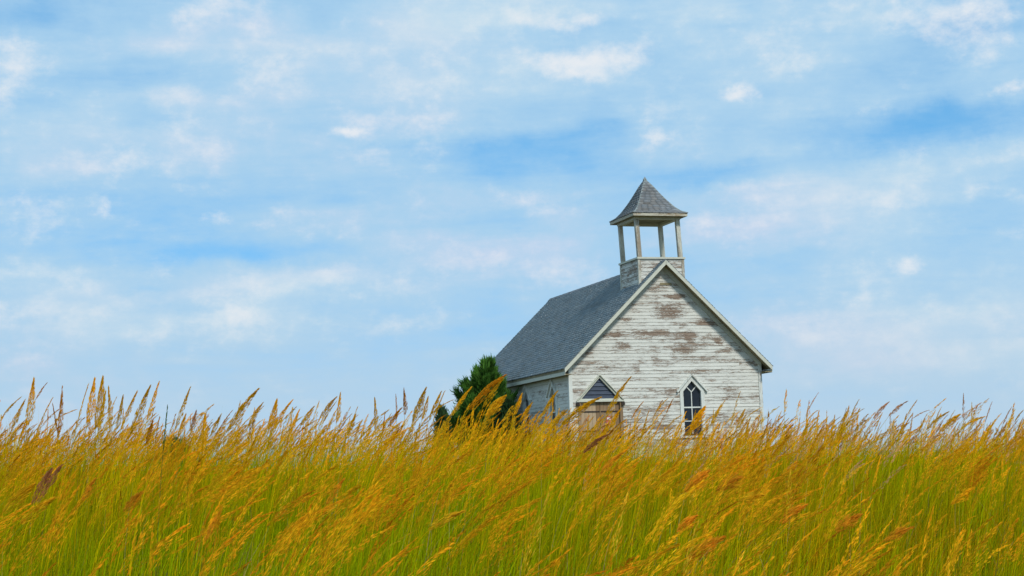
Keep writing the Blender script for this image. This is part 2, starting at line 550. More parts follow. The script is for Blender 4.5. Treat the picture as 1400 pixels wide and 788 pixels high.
fwall = wall_core('front_wall', FRONT, [(-W + .11, .2), (W - .11, .2), (W - .11, roof_z(W) - .12), (0, ZR - .2), (-W + .11, roof_z(W) - .12)])
lwall = wall_core('left_wall', LEFT, [(-L + .23, .2), (-.23, .2), (-.23, 3.8), (-L + .23, 3.8)])
rwall = wall_core('right_wall', RIGHT, [(.23, .2), (L - .23, .2), (L - .23, 3.8), (.23, 3.8)])
bwall = wall_core('back_wall', BACK, [(-W + .11, .2), (W - .11, .2), (W - .11, roof_z(W) - .12), (0, ZR - .2), (-W + .11, roof_z(W) - .12)])
glo = lambda z: max(-W + .01, -(ZR - .10 - z) / K)
ghi = lambda z: min(W - .01, (ZR - .10 - z) / K)
clapboards(FRONT, glo, ghi, 0.34, ZR - .16, [door_cut, win_cut(WIN_C)], MAT['front'], fwall, seed=3)
clapboards(LEFT, lambda z: -L + .02, lambda z: -.02, 0.34, 3.84, [win_cut(-y) for y in SIDE_WINDOWS], MAT['side'], lwall, seed=5)
clapboards(RIGHT, lambda z: .02, lambda z: L - .02, 0.34, 3.84, [], MAT['side'], rwall, seed=6, joined=True)
clapboards(BACK, glo, ghi, 0.34, ZR - .16, [], MAT['front'], bwall, seed=7, joined=True)
# missing clapboard end showing as a dark slot near the peak
MB().poly_prism([(-.13, 6.745), (.36, 6.75), (.34, 6.83), (-.11, 6.835)], FRONT, 0.015, 0.034).build('bare_patch_board', MAT['soffit'], fwall)

# foundation
fnd = MB()
fnd.box(-W + .03, W - .03, .03, L - .03, -0.6, 0.33)
fnd.build('foundation', MAT['stone'], church)

# corner boards
for sx in (-1, 1):
    for yy in (0, 1):
        m = MB()
        x0, x1 = sorted((sx * (W - .09), sx * (W + .045)))
        y0, y1 = (-.045, .09) if yy == 0 else (L - .09, L + .045)
        m.box(x0, x1, y0, y1, .3, roof_z(W) - .14)
        m.build('corner_board', MAT['trim_z'], church)

# water table board along the foot of the front and side walls
MB().poly_prism([(-W + .1, .24), (W - .1, .24), (W - .1, .345), (-W + .1, .345)], FRONT, 0, .05).build('water_table', MAT['trim'], church)


def ring(outer, inner, fn, o0, o1, skip=()):
    m = MB()
    n = len(outer)
    for i in range(n):
        if i in skip:
            continue
        j = (i + 1) % n
        m.poly_prism([outer[i], outer[j], inner[j], inner[i]], fn, o0, o1)
    return m


def bar(p, q, w, fn, o0, o1, m=None):
    m = m or MB()
    dx, dz = q[0] - p[0], q[1] - p[1]
    l = math.hypot(dx, dz)
    nx, nz = -dz / l * w / 2, dx / l * w / 2
    return m.poly_prism([(p[0] - nx, p[1] - nz), (q[0] - nx, q[1] - nz), (q[0] + nx, q[1] + nz), (p[0] + nx, p[1] + nz)], fn, o0, o1)


def window(c, fn, mat_z):
    root = ring(win_out(c), win_in(c), fn, -0.10, 0.050, skip=(0,)).build('window', mat_z, church)
    MB().poly_prism([(c - .54, 1.13), (c + .54, 1.13), (c + .54, 1.20), (c - .54, 1.20)], fn, -.1, .10).build('sill', mat_z, root)
    h = MB()
    for s in (-1, 1):
        p, q = (c, 3.405), (c + s * .58, 2.79)
        d = Vector((q[0] - p[0], q[1] - p[1])).normalized()
        nrm = Vector((d[1], -d[0])) * (-s)
        if nrm[1] < 0: nrm = -nrm
        w = nrm * .05
        peak = (c, 3.405 + .05 / abs(nrm[1]))
        pts = [p, q, (q[0] + w[0], q[1] + w[1]), peak]
        if s > 0:
            pts = pts[::-1] if False else [q, (q[0] + w[0], q[1] + w[1]), peak, p]
        else:
            pts = [p, peak, (q[0] + w[0], q[1] + w[1]), q]
        h.poly_prism(pts, fn, 0.0, .115)
    h.build('hood', mat_z, root)
    # glazing bars
    t, g0, g1 = .032, -.075, -.035
    zb, zr, zm, zs, zp = 1.28, 2.24, 1.74, 2.83, 3.21
    yb = 2.80
    k = (zp - zs) / .35
    sl = (zp - yb) / (2 * k)            # where the diamond meets the head
    zl = zp - k * sl
    for a, b, w in (((c, zb), (c, yb), t), ((c - .35, zr), (c - t / 2, zr), .05), ((c + t / 2, zr), (c + .35, zr), .05),
                    ((c - .35, zm), (c - t / 2, zm), t), ((c + t / 2, zm), (c + .35, zm), t),
                    ((c, yb + .01), (c - sl, zl), t), ((c + .012, yb + .012), (c + sl, zl), t)):
        bar(a, b, w, fn, g0, g1 + (0.004 if w == .05 else 0)).build('glazing_bar', mat_z, root)
    P = [[(c, yb), (c + sl, zl), (c, zp), (c - sl, zl)]]
    for s in (-1, 1):
        e = c + s * .35
        up_ = [(c, zr), (e, zr), (e, zs), (c + s * sl, zl), (c, yb)]
        mid = [(c, zm), (e, zm), (e, zr), (c, zr)]
        low = [(c, zb), (e, zb), (e, zm), (c, zm)]
        P += [p if s > 0 else p[::-1] for p in (up_, mid, low)]
    for i, p in enumerate(P):
        tilt = [(random.uniform(-.003, .003)) for _ in range(2)]
        MB().poly_prism(p, lambda s_, z_, o_: fn(s_, z_, o_ + tilt[0] * (s_ - c) * 4 + tilt[1] * (z_ - 2.2)), -.068, -.062).build('pane', MAT['glass'], root)
    return root


w0 = window(WIN_C, FRONT, MAT['trim_z'])
w0['label'] = 'pointed gothic window right of the door in the front gable'
for y, txt in zip(SIDE_WINDOWS, ('pointed side window nearest the front corner', 'pointed side window beside the cedar', 'pointed side window behind the cedar')):
    window(-y, LEFT, MAT['trim_z'])['label'] = txt

# doorway
entry = empty('door_frame', (0, 0, 0))
entry.parent = church
for x0, x1 in ((DOOR_L, DOOR_L + .11), (DOOR_R - .11, DOOR_R)):
    MB().poly_prism([(x0, .3), (x1, .3), (x1, 2.50), (x0, 2.50)], FRONT, -.1, .05).build('jamb', MAT['plank'], entry)
MB().poly_prism([(DOOR_L - .06, 2.50), (DOOR_R + .04, 2.50), (DOOR_R + .04, 2.56), (DOOR_L - .06, 2.56)], FRONT, -.1, .09).build('lintel', MAT['trim'], entry)
for x in (DOOR_L - .02, DOOR_R):
    MB().poly_prism([(x - .06, 2.36), (x + .06, 2.36), (x + .05, 2.496), (x - .05, 2.496)], FRONT, .03, .12).build('bracket', MAT['iron'], entry)
MB().poly_prism([(DOOR_L, .2), (DOOR_R, .2), (DOOR_R, .3), (DOOR_L, .3)], FRONT, -.1, .14).build('threshold', MAT['plank'], entry)
dl, dr = DOOR_L + .115, DOOR_R - .115
mid = (dl + dr) / 2
for leaf, (a, b) in enumerate(((dl, mid - .004), (mid + .004, dr))):
    door = MB().poly_prism([(a, .31), (b, .31), (b, 2.495), (a, 2.495)], FRONT, -.10, -.07).build('door', MAT['core'], church)
    door['label'] = ('left' if leaf == 0 else 'right') + ' leaf of the weathered plank double door'
    n = 5
    for i in range(n):
        x0 = a + (b - a) * i / n + .004; x1 = a + (b - a) * (i + 1) / n - .004
        MB().poly_prism([(x0, .315 + random.uniform(0, .02)), (x1, .315 + random.uniform(0, .02)), (x1, 2.49), (x0, 2.49)], FRONT, -.07, -.038 + random.uniform(-.006, .006)).build('plank', MAT['plank'], door)
    for zz in (.7, 1.45, 2.15):
        bar((a + .02, zz), (b - .02, zz), .05, FRONT, -.034, -.026).build('strap_hinge', MAT['iron'], door)
    xh = b - .09 if leaf == 0 else a + .09
    MB().poly_prism([(xh - .02, 1.25), (xh + .02, 1.25), (xh + .02, 1.40), (xh - .02, 1.40)], FRONT, -.03, .02).build('handle', MAT['iron'], door)

# triangular boarded panel above the door
tri_o = [(DOOR_L + .02, 2.563), (DOOR_R - .02, 2.563), (-2.62, 3.455)]
tri_i = [(-3.335, 2.615), (-1.905, 2.615), (-2.62, 3.37)]
gable = ring(tri_o, tri_i, FRONT, -.09, .055).build('door_gable', MAT['trim'], church)
hm = MB()
for s in (-1, 1):
    e = DOOR_L - .03 if s < 0 else DOOR_R + .03
    q = (e, 2.545)
    pts = [(-2.62, 3.458), (-2.62, 3.51), (e, 2.585), q]
    hm.poly_prism(pts if s < 0 else pts[::-1], FRONT, 0.0, .11)
hm.build('hood', MAT['trim'], gable)
nb = 5
for i in range(nb):
    z0 = 2.618 + (3.365 - 2.618) * i / nb; z1 = 2.618 + (3.365 - 2.618) * (i + 1) / nb - .012
    f0, f1 = (3.37 - z0) / .755, (3.37 - z1) / .755
    pts = [(-2.62 - .713 * f0, z0), (-2.62 + .713 * f0, z0), (-2.62 + .713 * f1, z1), (-2.62 - .713 * f1, z1)]
    MB().poly_prism(pts, lambda s_, z_, o_: FRONT(s_, z_, o_ + .03 * (1 - (z_ - z0) / (z1 - z0)) * (o_ > -.06)), -.085, -.045).build('louver_board', MAT['louver'], gable)

# ---- roof
roof = MB()
th = .085
for s in (-1, 1):
    e = W + OS
    pts = [(0, ZR), (0, ZR - th * 1.4), (s * e, roof_z(e) - th * 1.4), (s * e, roof_z(e))]
    if s < 0:
        pts = pts[::-1]
    roof.poly_prism(pts[::-1], lambda a, z, o: (a, o, z), -OF, L + OF)
roof = roof.build('roof', MAT['soffit'], church)


def wedge_tabs(rows, mat, name, parent):
    """rows: list of tabs, each four corners of the exposed face (lower-left, lower-right, upper-right, upper-left) and a normal"""
    V, F, C = [], [], []
    for (p0, p1, p2, p3, n, thick, tint) in rows:
        b = len(V)
        hi, lo_ = n * thick, n * (thick * .25)
        V += [p0, p1, p2, p3, p0 + hi, p1 + hi, p2 + lo_, p3 + lo_]
        F += [(b + 4, b + 5, b + 6, b + 7), (b, b + 1, b + 5, b + 4), (b + 1, b + 2, b + 6, b + 5), (b + 3, b, b + 4, b + 7)]
        C += [tint] * 8
    o = big_mesh(name, np.array([tuple(v) for v in V]), np.array(F), mat, np.array(C), parent=parent)
    return tag(o, kind='stuff')


def shingle_tint(base=(0.215, 0.255, 0.272)):
    k = random.uniform(.86, 1.14)
    if random.random() < .06:
        k *= random.choice((.82, 1.16))
    w = random.uniform(-.012, .012)
    return (base[0] * k + w, base[1] * k, base[2] * k - w)


def course_shingles():
    tabs = []
    e = W + OS + .03
    slope = math.hypot(1, K)
    length = e * slope
    ex = .135
    nrow = int(length / ex)
    for s in (-1, 1):
        n = Vector((s * K, 0, 1)).normalized()
        for r in range(nrow + 1):
            u0 = length - r * ex
            u1 = max(u0 - ex - .03, 0.0)
            if u0 <= 0.02:
                continue
            y = -OF - .02 - random.uniform(0, .3)
            while y < L + OF + .02:
                wd = random.uniform(.24, .34)
                y0, y1 = max(y, -OF - .02), min(y + wd - .006, L + OF + .02)
                y += wd
                if y1 - y0 < .03:
                    continue
                j0, j1 = random.uniform(-.008, .008), random.uniform(-.008, .008)
                def P(u, yy):
                    x = u / slope
                    return Vector((s * x, yy, ZR - K * x)) + n * .002
                a, b, c, d = P(u0 + j0, y0), P(u0 + j1, y1), P(u1, y1), P(u1, y0)
                if s > 0:
                    tabs.append((a, b, c, d, n, .020 + random.uniform(0, .010), shingle_tint()))
                else:
                    tabs.append((b, a, d, c, n, .020 + random.uniform(0, .010), shingle_tint()))
    wedge_tabs(tabs, MAT['shingle'], 'shingles', roof)


course_shingles()
# ridge cap pieces
for i in range(46):
    y0 = -OF - .02 + i * .294
    m = MB()
    for s in (-1, 1):
        a, b = .003, .13
        m.hexa([Vector((s * q, yy, ZR - K * q + zz)) for zz in (.016 + .004 * (i % 2), .034 + .004 * (i % 2)) for q, yy in ((a, y0), (b, y0), (b, y0 + .30), (a, y0 + .30))])
    mm = bpy.data.materials.get('ridge_cap_shingle') or simple_material('ridge_cap_shingle', (.11, .135, .15), (.18, .20, .22), (6, 6, 6), .9, .4)
    if 1.95 < y0 or y0 < -.2:
        m.build('ridge_cap', mm, roof)

# rake boards, friezes, eaves
for yy, out in ((-OF, -1), (L + OF, 1)):
    for s in (-1, 1):
        e = W + OS
        y0, y1 = sorted((yy + out * .002, yy + out * .034))
        pts = [(s * .004, ZR - .012), (s * e, roof_z(e) - .012), (s * e, roof_z(e) - .175), (s * .004, ZR - .175)]
        if s > 0:
            pts = pts[::-1]
        MB().poly_prism(pts[::-1], lambda a, z, o: (a, o, z), y0, y1).build('rake_board', MAT['trim'], church)
        f0, f1 = (-.060, -.030) if out < 0 else (L + .030, L + .060)
        pts = [(s * .004, ZR - .125), (s * (W + .03), roof_z(W + .03) - .125), (s * (W + .03), roof_z(W + .03) - .33), (s * .004, ZR - .33)]
        if s > 0:
            pts = pts[::-1]
        MB().poly_prism(pts[::-1], lambda a, z, o: (a, o, z), f0, f1).build('frieze_board', MAT['trim'], church)
for s in (-1, 1):
    e = W + OS
    x0, x1 = sorted((s * (e + .002), s * (e - .026)))
    MB().box(x0, x1, -OF + .002, L + OF - .002, roof_z(e) - .25, roof_z(e) - .125).build('eave_fascia', MAT['trim_y'], church)
    x0, x1 = sorted((s * (e - .03), s * (W + .03)))
    MB().box(x0, x1, -OF + .004, L + OF - .004, roof_z(e) - .235, roof_z(e) - .205).build('eave_soffit', MAT['soffit'], church)
    x0, x1 = sorted((s * (W + .024), s * (W + .048)))
    MB().box(x0, x1, .1, L - .1, roof_z(e) - .40, roof_z(e) - .24).build('eave_frieze', MAT['trim_y'], church)

# ---- belfry
TX, TY0, TY1 = .88, .07, 1.92
TC = (TY0 + TY1) / 2


def lean(x, y, z):
    return (x - .047 * max(0, z - 7.75), y, z)


belfry = MB().box(-TX + .06, TX - .06, TY0 + .06, TY1 - .06, 6.6, 7.68).build('belfry', MAT['core'], church)
BF = lambda s, z, o: (s, TY0 - o, z)
BL = lambda s, z, o: (-TX - o, TC - s, z)
BR = lambda s, z, o: (TX + o, TC + s, z)
BB = lambda s, z, o: (-s, TY1 + o, z)
hd = (TY1 - TY0) / 2
for fn, h, mt, sd in ((BF, TX, 'tower_x', 21), (BL, hd, 'tower_y', 22), (BR, hd, 'tower_y', 23), (BB, TX, 'tower_x', 24)):
    clapboards(fn, lambda z, h=h: -h + .02, lambda z, h=h: h - .02, 6.72, 7.71, [], MAT[mt], belfry, exposure=.135, seed=sd)
for sx in (-1, 1):
    for y0 in (TY0, TY1):
        x0, x1 = sorted((sx * (TX - .07), sx * (TX + .035)))
        yy = (y0 - .035, y0 + .07) if y0 == TY0 else (y0 - .07, y0 + .035)
        MB().box(x0, x1, yy[0], yy[1], 6.6, 7.715).build('corner_board', MAT['post'], belfry)
# rail cap: four boards mitred round the deck
co = [(-TX - .07, TY0 - .07), (TX + .07, TY0 - .07), (TX + .07, TY1 + .07), (-TX - .07, TY1 + .07)]
ci = [(-TX + .17, TY0 + .17), (TX - .17, TY0 + .17), (TX - .17, TY1 - .17), (-TX + .17, TY1 - .17)]
for i in range(4):
    j = (i + 1) % 4
    MB().poly_prism([co[i], co[j], ci[j], ci[i]], lambda s, t_, o: (s, t_, o), 7.722, 7.79).build('rail_cap', MAT['trim'], belfry)
MB().box(-TX + .17, TX - .17, TY0 + .17, TY1 - .17, 7.70, 7.74).build('deck', MAT['soffit'], belfry)
PW = .075
for sx in (-1, 1):
    for py in (TY0 + .08, TY1 - .08):
        px = sx * (TX - .07)
        MB().box(px - PW, px + PW, py - PW, py + PW, 7.792, 9.20, lean).build('belfry_post', MAT['post'], church)

EZ = 9.40                     # eave of the belfry roof
EHX, EY0, EY1 = 1.07, -.26, 2.22
EC = (EY0 + EY1) / 2
EHY = (EY1 - EY0) / 2
AZ = 10.86
croof = empty('belfry_roof', (0, 0, 0))
croof.parent = church
# beams on the posts
bo = [(-TX - .02, TY0 - .01), (TX + .02, TY0 - .01), (TX + .02, TY1 + .01), (-TX - .02, TY1 + .01)]
bi = [(-TX + .15, TY0 + .16), (TX - .15, TY0 + .16), (TX - .15, TY1 - .16), (-TX + .15, TY1 - .16)]
for i in range(4):
    j = (i + 1) % 4
    MB().poly_prism([bo[i], bo[j], bi[j], bi[i]], lambda s, t_, o: lean(s, t_, o), 9.20, 9.345).build('beam', MAT['trim'], croof)
MB().box(-EHX + .03, EHX - .03, EY0 + .03, EY1 - .03, 9.30, 9.325, lean).build('ceiling', MAT['soffit'], croof)
eo = [(-EHX, EY0), (EHX, EY0), (EHX, EY1), (-EHX, EY1)]
ei = [(-EHX + .03, EY0 + .03), (EHX - .03, EY0 + .03), (EHX - .03, EY1 - .03), (-EHX + .03, EY1 - .03)]
for i in range(4):
    j = (i + 1) % 4
    MB().poly_prism([eo[i], eo[j], ei[j], ei[i]], lambda s, t_, o: lean(s, t_, o), 9.285, EZ - .006).build('fascia', MAT['fascia'], croof)
PR = [(0, 0), (.18, .198), (.36, .435), (.51, .62), (.70, .82), (.85, .935), (1.0, 1.0)]
prr = np.array(PR)


def prof(r):
    """height on the flared roof at radius r (0 apex, 1 eave)"""
    return AZ - (AZ - EZ) * float(np.interp(r, prr[:, 0], prr[:, 1]))


# roof skin
sk = MB()
lv = [p[0] for p in PR]
for r in lv[1:]:
    h = prof(r) - .012
    sk.v += [lean(-EHX * r, EC - EHY * r, h), lean(EHX * r, EC - EHY * r, h), lean(EHX * r, EC + EHY * r, h), lean(-EHX * r, EC + EHY * r, h)]
top = len(sk.v)
sk.v.append(lean(0, EC, AZ - .012))
for k in range(len(lv) - 2):
    for i in range(4):
        j = (i + 1) % 4
        sk.f.append([k * 4 + i, (k + 1) * 4 + i, (k + 1) * 4 + j, k * 4 + j])
for i in range(4):
    sk.f.append([top, i, (i + 1) % 4])
b_ = 4 * (len(lv) - 2)
sk.f.append([b_ + 3, b_ + 2, b_ + 1, b_])
sk.build('roof_skin', MAT['soffit'], croof)
tabs = []
rows = 15
for side in range(4):
    def Q(r, u):
        h = prof(r)
        if side == 0: p = (EHX * r * u, EC - EHY * r, h)
        elif side == 1: p = (EHX * r, EC + EHY * r * u, h)
        elif side == 2: p = (-EHX * r * u, EC + EHY * r, h)
        else: p = (-EHX * r, EC - EHY * r * u, h)
        return Vector(lean(*p))
    rs = np.linspace(1.02, 0.05, rows + 1)
    for i in range(rows):
        r0, r1 = rs[i], max(rs[i + 1] - .02, .02)
        w_m = 2 * 1.1 * r0
        u = -1.0 - random.uniform(0, .2 / w_m)
        while u < 1:
            du = random.uniform(.20, .32) / (w_m / 2)
            a, b = max(u, -1), min(u + du - .008, 1)
            u += du
            if b - a < .02:
                continue
            j = random.uniform(-.006, .006)
            p0, p1, p2, p3 = Q(r0 + j, a), Q(r0 + j, b), Q(r1, b), Q(r1, a)
            n = (p1 - p0).cross(p3 - p0).normalized()
            tabs.append((p0, p1, p2, p3, n, .018, shingle_tint((.205, .212, .215))))
wedge_tabs(tabs, MAT['shingle'], 'shingles', croof)
# hip caps
hipm = simple_material('grey_green_hip_metal', (.16, .185, .18), (.27, .30, .285), (4, 4, 4), .6)
for sx, sy in ((-1, -1), (1, -1), (1, 1), (-1, 1)):
    m = MB()
    for k in range(len(lv) - 1):
        q = []
        for r in (lv[k + 1] * (1.015 if k == len(lv) - 2 else 1), lv[k]):
            c = Vector(lean(sx * EHX * r, EC + sy * EHY * r, prof(min(r, 1.0)) + .028))
            wv = .075
            q.append((c, c + Vector((-sx * wv, 0, -.012)), c + Vector((0, -sy * wv, -.012))))
        (c0, a0, b0), (c1, a1, b1) = q
        dn = Vector((0, 0, -.035))
        base = len(m.v)
        m.v += [tuple(v) for v in (a0, c0, b0, a1, c1, b1, a0 + dn, c0 + dn, b0 + dn, a1 + dn, c1 + dn, b1 + dn)]
        for fct in ((0, 1, 4, 3), (1, 2, 5, 4), (0, 3, 9, 6), (2, 8, 11, 5), (0, 6, 7, 1), (1, 7, 8, 2), (3, 4, 10, 9), (4, 5, 11, 10), (6, 9, 10, 7), (7, 10, 11, 8)):
            m.f.append([base + i for i in fct])
    m.build('hip_cap', hipm, croof)
fin = MB()
ax, ay, az = lean(0, EC, AZ)
fin.hexa([(ax - .06, ay - .06, az - .05), (ax + .06, ay - .06, az - .05), (ax + .06, ay + .06, az - .05), (ax - .06, ay + .06, az - .05),
          (ax - .008, ay - .008, az + .09), (ax + .008, ay - .008, az + .09), (ax + .008, ay + .008, az + .09), (ax - .008, ay + .008, az + .09)])
fin.build('finial_cap', hipm, croof)

# notice fixed to the door
rot = Matrix.Rotation(R(17.28), 4, 'Z')
base = Vector((5.54, 66.86, 2.04))
np_ = base + rot @ Vector((-2.30, .022, 1.66))
notice = empty('notice_sign', np_, R(17.28))
tag(notice, 'small red and white notice fixed to the plank church door', 'sign')
MB().poly_prism([(-.10, 0), (.10, 0), (.10, .32), (-.10, .32)], FRONT, 0, .012).build('board', MAT['red'], notice)
MB().poly_prism([(-.07, .19), (.07, .19), (.07, .27), (-.07, .27)], FRONT, .0125, .016).build('white_panel', MAT['white'], notice)
MB().poly_prism([(-.07, .06), (.07, .06), (.07, .08), (-.07, .08)], FRONT, .0125, .016).build('white_stripe', MAT['white'], notice)


# ------------------------------------------------------------------ cedars and shrub
def tube(pts, rads, sides=7):
    pts = [Vector(p) for p in pts]
    V, F = [], []
    for i, p in enumerate(pts):
        d = (pts[min(i + 1, len(pts) - 1)] - pts[max(i - 1, 0)]).normalized()
        a = d.orthogonal().normalized(); b = d.cross(a)
        for k in range(sides):
            t = 2 * math.pi * k / sides
            V.append(tuple(p + (a * math.cos(t) + b * math.sin(t)) * rads[i]))
        if i:
            for k in range(sides):
                k2 = (k + 1) % sides
                F.append([(i - 1) * sides + k, (i - 1) * sides + k2, i * sides + k2, i * sides + k])
    m = MB(); m.v, m.f = V, F
    m.f.append([(len(pts) - 1) * sides + k for k in range(sides)])
    return m


def spray_mesh(name, P, D, size, tint, parent, r_, per=4, width=.14):
    """leafy sprays: at each point a few tapering blades pointing along D"""
    n = len(P)
    P = np.repeat(P, per, 0); D = np.repeat(D, per, 0); S = np.repeat(size, per); T = np.repeat(tint, per, 0)
    N = len(P)
    D = D + r_.normal(0, .30, (N, 3)); D /= np.linalg.norm(D, axis=1)[:, None]
    side = np.cross(D, r_.normal(0, 1, (N, 3))); side /= np.linalg.norm(side, axis=1)[:, None]
    S = S * r_.uniform(.6, 1.3, N)
    w = (S * width)[:, None] * side
    bend = r_.normal(0, .12, (N, 3)) * S[:, None]
    a = P; m = P + D * S[:, None] * .45 + bend; t = P + D * S[:, None]
    V = np.stack([a, m - w / 2, t, m + w / 2], 1).reshape(-1, 3)
    F = (np.arange(N)[:, None] * 4 + np.arange(4)[None])
    C = np.repeat(T * r_.uniform(.75, 1.25, (N, 1)), 4, 0)
    return big_mesh(name, V, F, MAT['leaf'], C, parent=parent)


def cedar(loc, height, radius, tint, label, seed, nlimb=70, lobes=6, name='cedar_tree', lean_=(0, 0), cat='tree'):
    r_ = np.random.default_rng(seed)
    root = empty(name, loc)
    tag(root, label, cat, 'evergreens beside the church' if cat == 'tree' else None)
    hs = np.linspace(0, 1, 7)
    tp = [(lean_[0] * h * height + .05 * math.sin(3 * h + seed), lean_[1] * h * height, h * height * .93) for h in hs]
    tube([(p[0], p[1], p[2] - (.15 if i == 0 else 0)) for i, p in enumerate(tp)], [height * .024 * (1 - .93 * h) for h in hs]).build('trunk', MAT['bark'], root)
    P, D, S, T = [], [], [], []
    limbs = MB()
    ph = r_.uniform(0, 6.28, 8)
    for k in range(nlimb):
        h = (k + .5) / nlimb
        h = .06 + .90 * h ** .9
        az = k * 2.39996 + r_.normal(0, .25)
        env = radius * (1 - h) ** .94 * (1.0 if h > .18 else .75 + h * 1.4)
        env *= 1 + .22 * math.sin(lobes * .5 * az + ph[0]) * math.sin(9 * h + ph[1]) + r_.normal(0, .20)
        env = max(env, radius * .07)
        z0 = h * height * .93
        cx, cy = lean_[0] * h * height, lean_[1] * h * height
        rise = r_.uniform(.45, 1.0) * env + .10 * height * r_.uniform(.4, 1)
        tip = np.array([cx + math.cos(az) * env, cy + math.sin(az) * env, min(z0 + rise, height * r_.uniform(.97, 1.02))])
        b = np.array([cx, cy, z0])
        midp = (b + tip) / 2 + np.array([math.cos(az), math.sin(az), -.5]) * env * .14
        tb = tube([b, midp, tip], [.012 + .016 * (1 - h), .010, .004], 4)
        o = len(limbs.v); limbs.v += tb.v; limbs.f += [[i + o for i in f] for f in tb.f]
        n = int(60 + 190 * env / radius)
        u = r_.uniform(.12, 1.0, n) ** .75
        q = (1 - u)[:, None] ** 2 * b + 2 * (u * (1 - u))[:, None] * midp + (u ** 2)[:, None] * tip
        fluff = (.030 + .15 * env * (1 - .88 * u))[:, None]
        off = r_.normal(0, 1, (n, 3)) * fluff
        d = (tip - b) / np.linalg.norm(tip - b)
        out = np.array([math.cos(az), math.sin(az), 0])
        P.append(q + off); D.append(np.tile(d * .7 + np.array([0, 0, .75]) + out * .2, (n, 1)) + off * 1.0)
        S.append(np.full(n, .20) * r_.uniform(.7, 1.3, n))
        T.append(np.array(tint)[None] * r_.uniform(.62, 1.38) * np.ones((n, 1)))
        ns = 16
        uu = r_.uniform(.55, 1.0, ns)
        q2 = (1 - uu)[:, None] ** 2 * b + 2 * (uu * (1 - uu))[:, None] * midp + (uu ** 2)[:, None] * tip
        P.append(q2 + r_.normal(0, .03, (ns, 3))); D.append(np.tile(d * .55 + np.array([0, 0, .9]) + out * .25, (ns, 1)) + r_.normal(0, .12, (ns, 3)))
        S.append(np.full(ns, .34) * r_.uniform(.6, 1.25, ns) * (.6 + .4 * min(1, height / 4)))
        T.append(np.array(tint)[None] * r_.uniform(.8, 1.4) * np.ones((ns, 1)))
    limbs.build('limbs', MAT['bark'], root)
    spray_mesh('crown', np.concatenate(P), np.concatenate(D), np.concatenate(S), np.concatenate(T), root, r_)
    return root


def on_ground(x, y):
    return (x, y, float(ground(x, y)))


cedar(on_ground(-1.40, 71.2), 4.45, 1.66, (.064, .165, .020), 'large bushy green cedar at the left rear corner of the church', 31, nlimb=130, lean_=(.085, 0))
cedar(on_ground(-.30, 68.9), 2.75, .74, (.026, .062, .018), 'low cedar tinted dark for the shade against the church side wall, right of the large cedar', 32, nlimb=60)  # its dark tint paints in the shade between the large cedar and the wall
cedar(on_ground(-2.84, 70.2), 2.55, .42, (.040, .080, .026), 'small thin cedar sapling left of the large cedar', 33, nlimb=36)
cedar(on_ground(-4.84, 26.0), 0.84, .20, (.055, .090, .042), 'small dark green shrub poking above the grass, far left of the church', 34, nlimb=34, name='shrub', cat='shrub')


# ------------------------------------------------------------------ grass
def patch(x, y, s, seed):
    """smooth random field about 0..1"""
    r_ = np.random.default_rng(seed)
    v = np.zeros_like(x)
    for k in range(7):
        a = r_.uniform(0, 6.28); f = s * r_.uniform(.5, 2.0)
        v += np.sin(f * (x * math.cos(a) + y * math.sin(a)) + r_.uniform(0, 6.28))
    return .5 + v / 6.0


def wind(n, r_, mean=.0, sd=.75):
    """horizontal unit vectors scattered about the wind, which blows to the right"""
    a = r_.normal(mean, sd, n)
    return np.stack([np.cos(a), np.sin(a) * .8, np.zeros(n)], 1)


def ribbons(base, H, bend, wd, dirv, c_root, c_tip, r_, levels=5, droop=.35):
    """curved tapering leaf blades"""
    N = len(base)
    t = np.linspace(0, 1, levels)
    face = r_.uniform(0, math.pi, N)
    side = np.stack([np.cos(face), np.sin(face), np.zeros(N)], 1)
    V = np.empty((N, levels, 2, 3)); C = np.empty((N, levels, 2, 3))
    for i, q in enumerate(t):
        p = base + dirv * (H * bend * q ** 1.9)[:, None]
        p[:, 2] += H * (q - droop * bend * q ** 3)
        w = wd * (1 - q ** 1.6) * (.55 + .9 * q if q < .5 else 1.0) + .0004
        V[:, i, 0] = p - side * w[:, None] / 2
        V[:, i, 1] = p + side * w[:, None] / 2
        cc = c_root * (1 - q) + c_tip * q
        C[:, i, 0] = cc; C[:, i, 1] = cc
    b = np.arange(N)[:, None] * (levels * 2)
    F = []
    for i in range(levels - 1):
        F.append(np.concatenate([b + 2 * i, b + 2 * i + 1, b + 2 * i + 3, b + 2 * i + 2], 1))
    return V.reshape(-1, 3), np.concatenate(F), C.reshape(-1, 3)


def join(parts):
    V, F, C, o = [], [], [], 0
    for v, f, c in parts:
        V.append(v); F.append(f + o); C.append(c); o += len(v)
    return np.concatenate(V), np.concatenate(F), np.concatenate(C)


def scatter(n, y0, y1, half, r_, power=1.0):
    """points in a fan in front of the viewer's ground, y0..y1, |x| < half * y + 1"""
    y = np.sqrt(r_.uniform(0, 1, n) ** power * (y1 ** 2 - y0 ** 2) + y0 ** 2)
    x = r_.uniform(-1, 1, n) * (half * y + 1.0)
    return x, y


GREEN = np.array((.40, .54, .002)); OLIVE = np.array((.66, .53, .002)); STRAW = np.array((.82, .45, .004)); DARKG = np.array((.13, .28, .003))
GOLD = np.array((.90, .48, .012)); RUST = np.array((.84, .34, .012)); PINK = np.array((.76, .40, .20)); PURPLE = np.array((.17, .065, .045)); PALE = np.array((.84, .52, .03))


